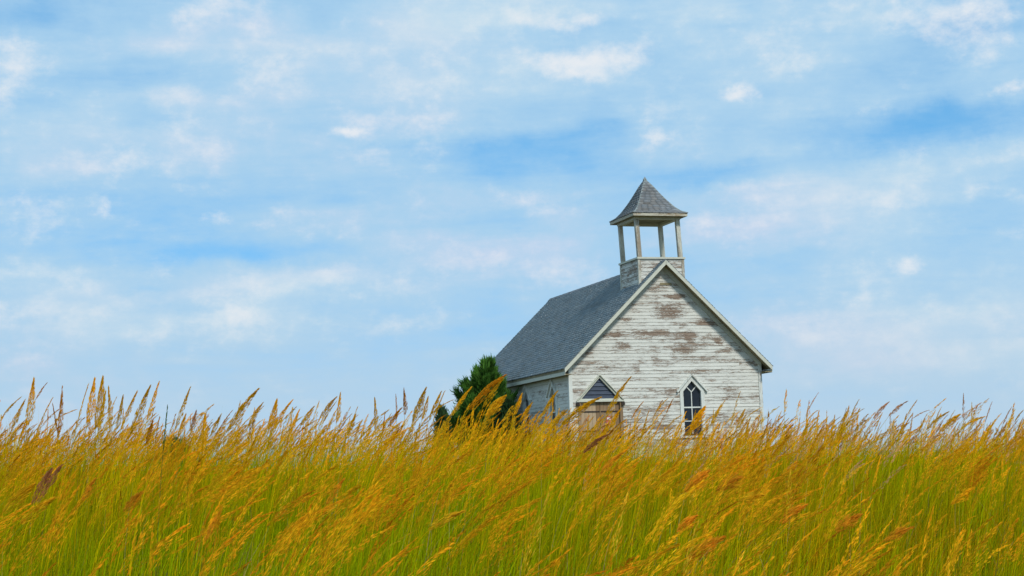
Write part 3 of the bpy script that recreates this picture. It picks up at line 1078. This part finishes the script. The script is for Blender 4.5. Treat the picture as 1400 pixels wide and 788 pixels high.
def leaf_blades(n, y0, y1, half, seed, hmul=1.0, wmul=1.0):
    r_ = np.random.default_rng(seed)
    # three quarters of the blades stand in tussocks, the rest between them
    nt = max(n // 34, 10)
    tx_, ty_ = scatter(nt, y0, y1, half, r_)
    own = r_.integers(0, nt, n)
    tus = r_.uniform(0, 1, n) < .75
    x, y = scatter(n, y0, y1, half, r_)
    sp = .085 * wmul ** .5
    x = np.where(tus, tx_[own] + r_.normal(0, sp, n), x); y = np.where(tus, ty_[own] + r_.normal(0, sp, n), y)
    base = np.stack([x, y, ground(x, y) - .02], 1)
    pz = patch(x, y, .8, 5)
    th_ = r_.uniform(.72, 1.22, nt)[own]
    H = r_.uniform(.62, 1.10, n) * (.86 + .26 * pz) * np.where(tus, th_, 1.0) * hmul
    bend = np.clip(r_.normal(.26, .15, n), .03, .8)
    lax = r_.uniform(0, 1, n) < .10                     # bent-over broad leaves
    bend = np.where(lax, r_.uniform(.6, 1.1, n), bend)
    tg = r_.normal(0, .25, nt)[own]
    g = np.clip(2.4 * (patch(x, y, .55, 9) - .5) + .42 + tg + r_.normal(0, .15, n), 0, 1)[:, None]
    c = GREEN * (1 - g) + OLIVE * g
    dk = (r_.uniform(0, 1, n) < .22)[:, None]
    c = np.where(dk, DARKG, c)
    o = np.clip((patch(x, y, .7, 14) - .60) * 1.8 + .07, 0, .85)
    st = (r_.uniform(0, 1, n) < o)[:, None]
    c = np.where(st, STRAW * r_.uniform(.55, 1.0, (n, 1)), c)
    dead = (r_.uniform(0, 1, n) < .02)[:, None]
    c = np.where(dead, np.array((.50, .36, .14)), c)
    c = c * r_.uniform(.40, 1.3, (n, 1)) * r_.uniform(.65, 1.2, nt)[own][:, None]  # wide tint spread and dark blades stand in for weak self-shadowing
    c = np.clip(c, 0, .88)
    tip = c * .75 + .25 * np.array((.58, .38, .004))
    wmul = wmul * np.where(lax, 1.7, 1.0)
    return ribbons(base, H, bend, r_.uniform(.004, .0085, n) * wmul, wind(n, r_, 0, .9), c * .85, tip, r_)


def plumes(P0, P1, P2, rad, tint, r_, count, splay=.13, slen=(.016, .034), wmul=1.0):
    """seed heads: spikelets along the quadratic curve P0-P1-P2; fullest in the lower third, drawn out to a fine tip"""
    N = len(P0)
    u = r_.uniform(0, 1, (N, count)) ** .92
    a, b, c = P0[:, None], P1[:, None], P2[:, None]
    U = u[..., None]
    q = (1 - U) ** 2 * a + 2 * U * (1 - U) * b + U ** 2 * c
    d = 2 * (1 - U) * (b - a) + 2 * U * (c - b)
    Lp = np.linalg.norm(P2 - P0, axis=1)
    d /= np.linalg.norm(d, axis=2)[..., None]
    shape = np.interp(u, [0, .12, .3, .55, .8, 1.0], [.35, .85, 1.0, .72, .36, .10])
    ang = r_.uniform(0, 2 * math.pi, (N, count))
    out = np.stack([np.cos(ang), np.sin(ang), np.zeros_like(ang)], 2)
    out = out - d * (out * d).sum(2)[..., None]
    out /= np.linalg.norm(out, axis=2)[..., None] + 1e-6
    rr = (rad[:, None] * shape * np.sqrt(r_.uniform(0.02, 1, (N, count))))[..., None]
    pos = q + out * rr
    pos[..., 0] += rr[..., 0] * .5                      # combed downwind
    pos += d * (rr * .6)
    dd = d + out * (splay * r_.uniform(.3, 1.6, (N, count)))[..., None] + r_.normal(0, .065, (N, count, 3))
    dd[..., 0] += .10
    dd /= np.linalg.norm(dd, axis=2)[..., None]
    sl = r_.uniform(slen[0], slen[1], (N, count))[..., None] * wmul
    sd = np.cross(dd, r_.normal(0, 1, (N, count, 3)))
    sd /= np.linalg.norm(sd, axis=2)[..., None] + 1e-6
    w = sl * .155
    V = np.stack([pos - dd * sl * .5, pos - sd * w * .5, pos + dd * sl * .5, pos + sd * w * .5], 2).reshape(-1, 3)
    F = np.arange(N * count)[:, None] * 4 + np.arange(4)[None]
    C = np.repeat((tint[:, None] * r_.uniform(.65, 1.35, (N, count, 1))).reshape(-1, 3), 4, 0)
    return V, F, C


def stalks(x, y, H, r_, tint, culm, bendm, rad, plen, count, wmul=1.0, az=None):
    n = len(x)
    g = ground(x, y)
    dv = wind(n, r_, 0, .5)
    base = np.stack([x, y, g - .02], 1)
    h1 = H - plen * .9
    b = bendm
    top = base + dv * (h1 * b * .35)[:, None]; top[:, 2] += h1
    tan = dv * (b * 1.3)[:, None] + np.array((0, 0, 1.0)); tan /= np.linalg.norm(tan, axis=1)[:, None]
    p1 = top + tan * (plen * .5)[:, None]
    tan2 = dv * (b * 2.6)[:, None] + np.array((0, 0, 1.0)) * (1 - .35 * b)[:, None]; tan2 /= np.linalg.norm(tan2, axis=1)[:, None]
    p2 = p1 + tan2 * (plen * .5)[:, None]
    V1, F1, C1 = plumes(top, p1, p2, rad, tint, r_, count, wmul=wmul)
    # culm ribbon base -> plume tip
    lv_ = 6
    V = np.empty((n, lv_, 2, 3))
    side = np.stack([np.cos(a_ := r_.uniform(-.7, .7, n)), np.sin(a_), np.zeros(n)], 1)
    pts = [base, base + dv * (h1 * b * .06)[:, None] + np.array((0, 0, .40)) * h1[:, None], base + dv * (h1 * b * .18)[:, None] + np.array((0, 0, .72)) * h1[:, None], top, p1 * .5 + .25 * top + .25 * p2, p2]
    for i, p in enumerate(pts):
        w = np.interp(i, [0, 3, 5], [.0042, .003, .0014]) * wmul
        V[:, i, 0] = p - side * w / 2; V[:, i, 1] = p + side * w / 2
    bb = np.arange(n)[:, None] * (lv_ * 2)
    F = np.concatenate([np.concatenate([bb + 2 * i, bb + 2 * i + 1, bb + 2 * i + 3, bb + 2 * i + 2], 1) for i in range(lv_ - 1)])
    C = np.repeat(culm, lv_ * 2, 0)
    return join([(V.reshape(-1, 3), F, C), (V1, F1, C1)])


def stalk_field(n, y0, y1, half, seed, count, wmul=1.0, hm=1.0):
    r_ = np.random.default_rng(seed)
    x, y = scatter(n, y0, y1, half, r_)
    cl = np.where(y < 16, patch(x, y, 2.2, 22), .18 + .8 * patch(x, y, 2.2, 22))
    keep = r_.uniform(0, 1, n) < np.clip(2.6 * (cl - .42), .04, 1)
    x, y, cl = x[keep], y[keep], cl[keep]
    n = len(x)
    H = r_.normal(1.27, .16, n) * (.92 + .16 * patch(x, y, .9, 23)) * hm
    H = np.clip(H, .7, 1.62) * (1 - .07 * np.clip(x / (.28 * y), 0, 1))
    f = np.clip(patch(x, y, .6, 24) + .35 * np.clip(-x / (.28 * y), -.3, 1), 0, 1.4)[:, None]
    tint = GOLD * (1 - .6 * np.clip(f, 0, 1)) + RUST * .6 * np.clip(f, 0, 1)
    u = r_.uniform(0, 1, (n, 1))
    right = np.clip((x / (.28 * y) + .1), 0, 1)[:, None]
    tint = np.where(u < .06, PALE, tint)
    tint = np.where((u > .88), RUST * .7, tint)
    tint = np.where((u > .45) & (u < .45 + .30 * right * (y > 17)[:, None]), PINK, tint)
    tint = tint * r_.uniform(.75, 1.2, (n, 1))
    cul = (OLIVE * .6 + STRAW * .4) * r_.uniform(.6, 1.2, (n, 1))
    bend = np.clip(r_.normal(.42, .20, n), .03, 1.1)
    return stalks(x, y, H, r_, tint, cul, bend, r_.uniform(.011, .034, n), r_.uniform(.22, .46, n), count, wmul)


HALF = .36
V, F, C = join([leaf_blades(110000, 5.0, 27.0, HALF, 101), leaf_blades(16000, 27, 58, HALF, 102, .85, 2.4), leaf_blades(9000, 1.5, 5.0, .8, 103, .8)])
tag(big_mesh('meadow_grass', V, F, MAT['grass'], C), 'dense green and olive grass blades covering the hillside', 'grass', kind='stuff')
def stalk_clumps(nc, y0, y1, seed):
    """plants with a spray of full, ripe heads leaning together"""
    r_ = np.random.default_rng(seed)
    cx, cy = scatter(nc, y0, y1, HALF, r_)
    k = r_.integers(4, 11, nc)
    own = np.repeat(np.arange(nc), k)
    n = len(own)
    x = cx[own] + r_.normal(0, .10, n); y = cy[own] + r_.normal(0, .10, n)
    H = (r_.normal(1.22, .12, nc)[own] + r_.normal(0, .07, n)).clip(.8, 1.5)
    w = r_.uniform(0, 1, (nc, 1))[own]
    tint = np.clip((GOLD * w + RUST * (1 - w)) * r_.uniform(.8, 1.15, (n, 1)), 0, .95)
    cul = (OLIVE * .6 + STRAW * .4) * r_.uniform(.6, 1.0, (n, 1))
    bend = np.clip(r_.normal(.62, .2, nc)[own] + r_.normal(0, .1, n), .1, 1.2)
    return stalks(x, y, H, r_, tint, cul, bend, r_.uniform(.020, .042, n), r_.uniform(.30, .52, n), 190, 1.1)


V, F, C = join([stalk_clumps(90, 6.5, 19, 131), stalk_field(1750, 5.5, 17, HALF, 111, 120), stalk_field(1500, 16, 20.5, HALF, 112, 84, 1.3, .92), stalk_field(6400, 20.5, 29, HALF, 114, 74, 1.55, .90), stalk_field(2600, 29, 58, HALF, 113, 16, 1.9, .85)])
tag(big_mesh('seeded_grass', V, F, MAT['seed'], C), 'windblown golden and rust seed heads spread through the meadow', 'grass', kind='stuff')
# short rough grass round the church
r_ = np.random.default_rng(5)
n = 14000
x = r_.uniform(-14, 22, n); y = r_.uniform(57, 84, n)
lx = (x - 5.54) * math.cos(R(17.28)) + (y - 66.86) * math.sin(R(17.28)); ly = -(x - 5.54) * math.sin(R(17.28)) + (y - 66.86) * math.cos(R(17.28))
ok = ~((np.abs(lx) < W + .1) & (ly > -.1) & (ly < L + .1))
x, y = x[ok], y[ok]; n = len(x)
V, F, C = ribbons(np.stack([x, y, ground(x, y) - .02], 1), r_.uniform(.25, .6, n), np.clip(r_.normal(.3, .15, n), .03, .8), r_.uniform(.012, .03, n), wind(n, r_), np.tile(OLIVE * .8, (n, 1)), np.tile(OLIVE, (n, 1)) * r_.uniform(.7, 1.3, (n, 1)), r_)
tag(big_mesh('churchyard_grass', V, F, MAT['grass'], C), 'short rough grass growing round the foot of the church', 'grass', kind='stuff')

# tall stalks one can pick out along the skyline:
# tip x, tip z, foot of seed head x, z, distance y, fullness, tone
STALKS = [
    (-3.784, 2.364, -3.936, 2.206, 14, 0, 0), (-3.89, 2.369, -3.995, 2.146, 14.5, 1, 0), (-3.293, 2.399, -3.344, 2.081, 12.5, 2, 0), (-4.356, 2.66, -4.459, 2.513, 17, 0, 1),
    (-3.796, 2.407, -3.905, 2.183, 15, 0, 0), (-3.29, 2.246, -3.255, 2.022, 13, 0, 1), (-3.222, 2.369, -3.25, 2.032, 13, 1, 1), (-2.918, 2.352, -3.02, 1.995, 12.5, 0, 0),
    (-2.762, 2.352, -2.812, 2.066, 12, 2, 0), (-2.709, 2.36, -2.755, 2.026, 12, 3, 0), (-2.915, 2.323, -2.969, 2.044, 13, 1, 0), (-3.005, 2.389, -2.997, 2.082, 13.5, 1, 0),
    (-3.005, 2.35, -3.058, 2.089, 14, 1, 0), (-2.795, 2.345, -2.916, 2.068, 13.5, 1, 0), (-2.497, 2.323, -2.636, 1.998, 12.5, 2, 0), (-2.729, 2.442, -2.822, 2.159, 14, 1, 0),
    (-3.174, 2.245, -3.24, 2.03, 16, 1, 1), (-3.311, 2.313, -3.354, 2.071, 17, 0, 1), (-2.489, 2.395, -2.61, 2.074, 14, 1, 0), (-2.284, 2.159, -2.316, 1.859, 12, 0, 2),
    (-2.796, 2.309, -2.843, 2.145, 16, 1, 3), (-2.886, 2.286, -2.959, 2.085, 16, 1, 0), (-2.55, 2.229, -2.571, 1.985, 15, 2, 0), (-2.579, 2.27, -2.671, 2.088, 16, 1, 0),
    (-2.476, 2.305, -2.633, 2.074, 16, 0, 1), (-1.757, 2.279, -1.971, 2.006, 12.5, 2, 0), (-2.507, 2.423, -2.605, 2.29, 17, 1, 0), (-2.074, 2.31, -2.198, 2.122, 15, 1, 0),
    (-1.829, 2.278, -1.895, 2.051, 14, 2, 0), (-1.706, 2.274, -1.867, 2.05, 14, 1, 0), (-1.776, 2.24, -1.864, 2.034, 15, 1, 0), (-1.766, 2.314, -1.884, 2.152, 16, 1, 0),
    (-1.468, 2.338, -1.609, 2.169, 15, 1, 0), (-1.437, 2.367, -1.472, 2.129, 15, 1, 0), (-1.664, 2.403, -1.805, 2.19, 17, 0, 0), (-1.614, 2.326, -1.747, 2.158, 18, 0, 1),
    (-1.403, 2.232, -1.477, 2.062, 16, 1, 0), (-1.156, 2.316, -1.156, 2.059, 15, 1, 0), (-1.29, 2.315, -1.317, 2.115, 18, 0, 1), (-1.112, 2.446, -1.111, 2.215, 17, 0, 1),
    (-0.975, 2.442, -0.975, 2.218, 16, 1, 1), (-0.999, 2.277, -1.124, 2.115, 16, 1, 1), (-0.661, 2.303, -0.764, 2.064, 13.5, 2, 0), (-0.766, 2.365, -0.823, 2.169, 16, 1, 0),
    (-0.569, 2.299, -0.664, 2.09, 14, 1, 0), (-0.618, 2.411, -0.707, 2.203, 16, 0, 0), (-0.549, 2.332, -0.738, 2.217, 16, 0, 0), (-0.362, 2.381, -0.524, 2.164, 15, 1, 0),
    (-0.059, 2.258, -0.296, 2.049, 11.5, 2, 1), (-0.095, 2.379, -0.253, 2.171, 14, 1, 0), (-0.071, 2.15, -0.2, 2.02, 12, 3, 0), (0.047, 2.262, -0.014, 2.108, 14, 1, 0),
    (0.123, 2.193, 0.028, 2.051, 14, 1, 0), (0.321, 2.276, 0.203, 2.101, 14, 1, 0), (0.417, 2.17, 0.292, 2.03, 15, 1, 0), (0.506, 2.073, 0.272, 1.918, 11, 2, 0),
    (0.79, 2.277, 0.616, 2.033, 12.5, 1, 0), (0.55, 1.852, 0.393, 1.748, 11, 1, 4), (0.854, 2.161, 0.758, 2.009, 15, 1, 0), (1.112, 2.26, 1.004, 2.116, 16, 0, 1),
    (1.496, 2.376, 1.376, 2.244, 18, 0, 0), (1.546, 2.367, 1.476, 2.233, 18, 0, 1), (1.337, 2.076, 1.232, 1.919, 13, 3, 0), (2.01, 2.281, 1.909, 2.112, 18, 1, 0),
    (2.495, 2.321, 2.408, 2.149, 20, 1, 0), (3.476, 2.525, 3.321, 2.279, 21, 0, 3), (3.536, 2.208, 3.378, 2.07, 20, 0, 3), (3.558, 2.343, 3.466, 2.172, 19, 0, 0),
    (3.796, 2.287, 3.647, 2.181, 20, 0, 0), (3.664, 2.27, 3.505, 2.118, 18, 1, 3), (3.844, 2.272, 3.657, 2.134, 18, 1, 3), (3.993, 2.233, 3.903, 2.053, 20, 0, 0),
    (4.328, 2.222, 4.274, 1.977, 20, 0, 3), (4.505, 2.249, 4.325, 2.167, 20, 0, 3), (4.011, 2.124, 3.792, 1.962, 17, 1, 0), (3.628, 2.03, 3.458, 1.898, 15, 2, 0),
    (4.085, 2.036, 3.902, 1.959, 16, 1, 0), (5.196, 2.314, 5.111, 2.102, 20, 0, 3), (5.137, 2.216, 5.036, 2.045, 19, 0, 3), (5.256, 2.182, 5.158, 2.064, 19, 0, 0),
    (4.968, 2.07, 4.885, 1.887, 18, 0, 0), (-2.287, 1.717, -2.38, 1.545, 9, 2, 4), (-2.385, 1.745, -2.47, 1.626, 9.6, 1, 4), (-2.369, 1.645, -2.531, 1.507, 9, 3, 0),
    (-2.165, 1.576, -2.33, 1.459, 8.6, 2, 0), (-2.302, 1.672, -2.374, 1.56, 10, 1, 5), (-1.938, 1.594, -2.045, 1.493, 9.5, 2, 5), (-0.714, 1.555, -0.804, 1.393, 9.5, 2, 0),
    (-0.271, 1.446, -0.445, 1.359, 9, 2, 0), (-1.465, 1.48, -1.538, 1.341, 9, 1, 5), (0.93, 1.603, 0.811, 1.5, 9, 3, 5), (1.162, 1.567, 1.03, 1.503, 9.6, 3, 5),
    (1.342, 1.642, 1.253, 1.522, 10, 2, 0), (1.193, 1.477, 1.074, 1.449, 9, 2, 0), (0.903, 1.305, 0.733, 1.201, 8.2, 3, 5), (0.86, 1.385, 0.764, 1.313, 9, 2, 5),
    (1.402, 1.424, 1.269, 1.336, 9, 2, 5), (1.663, 1.366, 1.531, 1.292, 9, 3, 5), (1.913, 1.298, 1.77, 1.235, 9, 2, 5), (0.54, 1.71, 0.422, 1.609, 9.5, 1, 5),
    (2.343, 1.472, 2.225, 1.393, 9.5, 2, 0), (-0.948, 1.629, -1.051, 1.494, 10, 1, 5),
]
TONES = (GOLD, RUST * .8, np.array((.12, .20, .03)), PINK * .9, np.array((.50, .19, .07)), np.array((.86, .36, .02)))
TONE_WORD = ('golden', 'russet', 'green', 'pinkish', 'dark brown', 'orange')
FULL_WORD = ('slender', 'feathery', 'full', 'plump')
ORD = ('first', 'second', 'third', 'fourth', 'fifth', 'sixth', 'seventh', 'eighth', 'ninth', 'tenth', 'eleventh', 'twelfth', 'thirteenth', 'fourteenth', 'fifteenth', 'sixteenth', 'seventeenth', 'eighteenth', 'nineteenth', 'twentieth')


def zone(px, z):
    if z < 1.78: return 'in the meadow below the ' + ('left skyline' if px < -.1 else 'church' if px < .14 else 'right skyline')
    if px < -.215: return 'at the far left'
    if px < -.115: return 'in the left third around the shrub'
    if px < -.03: return 'just left of the cedars'
    if px < .01: return 'in front of the large cedar'
    if px < .06: return 'before the door and side wall'
    if px < .137: return 'before the gable window'
    if px < .205: return 'right of the church'
    return 'near the right edge'


order = sorted(range(len(STALKS)), key=lambda i: STALKS[i][0] / STALKS[i][4])
seen = {}
for i in order:
    tx, tz, bx, bz, d, full, tone = STALKS[i]
    r_ = np.random.default_rng(500 + i)
    tip = np.array((tx, d, tz)); foot = np.array((bx, d, bz))
    dv = tip - foot
    Lp = np.linalg.norm(dv)
    ang = math.degrees(math.atan2(dv[0], dv[2]))
    droop = .10 * Lp * min(1, max(0, ang / 45))
    midp = (tip + foot) / 2 + np.array((-droop * .4, 0, droop))
    t0 = (midp - foot) / np.linalg.norm(midp - foot)
    g0 = float(ground(bx, d))
    hh = bz - g0
    c1 = foot - t0 * hh * .42
    gx = c1[0] - .03 * np.sign(dv[0])
    gz = float(ground(gx, d)) - .02
    root = empty('grass_stalk', (gx, d, gz + .02))
    zn = zone(tx / d, tz)
    k = seen.get(zn, 0); seen[zn] = k + 1
    how = 'upright' if abs(ang) < 12 else ('leaning left' if ang < 0 else ('leaning right' if ang < 42 else 'bowed over to the right'))
    tag(root, f'{ORD[k]} {FULL_WORD[full]} {TONE_WORD[tone]} stalk, {how}, {zn}', 'grass stalk', 'tall seeded grass stalks standing out along the skyline')
    o3 = np.array((gx, d, gz + .02))
    # stem: a thin tapered tube from the ground to the tip
    P0 = np.array((gx, d, gz))
    pts, rads = [], []
    for q in np.linspace(0, 1, 7):
        pts.append(tuple((1 - q) ** 2 * P0 + 2 * q * (1 - q) * c1 + q * q * foot - o3)); rads.append(.0026 - .0010 * q)
    for q in np.linspace(.2, 1, 5):
        pts.append(tuple((1 - q) ** 2 * foot + 2 * q * (1 - q) * midp + q * q * tip - o3)); rads.append(.0015 - .0011 * q)
    tm = tube(pts, rads, 4)
    cst = np.tile((OLIVE * .5 + STRAW * .5) * r_.uniform(.6, .95), (len(tm.v), 1)) if tone != 2 else np.tile((.08, .15, .04), (len(tm.v), 1))
    st = big_mesh('stem', np.array(tm.v), np.array([f for f in tm.f if len(f) == 4]), MAT['grass'], cst, parent=root)
    cnt = int((130, 330, 580, 760)[full] * (.55 if tz < 1.78 else 1))
    rad = np.array([(.008, .020, .032, .042)[full] * (d / 14) ** .5 * (1.25 if tz < 1.78 else 1)])
    ripe = r_.uniform(0, .45)
    tint = ((np.array(TONES[tone]) * (1 - ripe) + (PALE * .75 if tone == 0 else TONES[tone]) * ripe) * r_.uniform(.75, 1.08))[None]
    Vp, Fp, Cp = plumes(foot[None] - o3, midp[None] - o3, tip[None] - o3, rad, tint, r_, cnt, splay=.11, slen=(.016, .036))
    big_mesh('seed_head', Vp, Fp, MAT['seed'], Cp, parent=root)
    # one or two long leaves off the stem
    nl = 2
    q = r_.uniform(.35, .75, nl)
    bp = np.stack([(1 - a) ** 2 * P0 + 2 * a * (1 - a) * c1 + a * a * foot - o3 for a in q])
    Vl, Fl, Cl = ribbons(bp, r_.uniform(.25, .45, nl), r_.uniform(.5, .9, nl), r_.uniform(.005, .008, nl), wind(nl, r_, 0, .6), np.tile(OLIVE, (nl, 1)), np.tile(STRAW * .8, (nl, 1)), r_)
    for a in range(nl):
        big_mesh('leaf', Vl[a * 10:(a + 1) * 10], np.array([(2 * j, 2 * j + 1, 2 * j + 3, 2 * j + 2) for j in range(4)]), MAT['grass'], Cl[a * 10:(a + 1) * 10], parent=root)
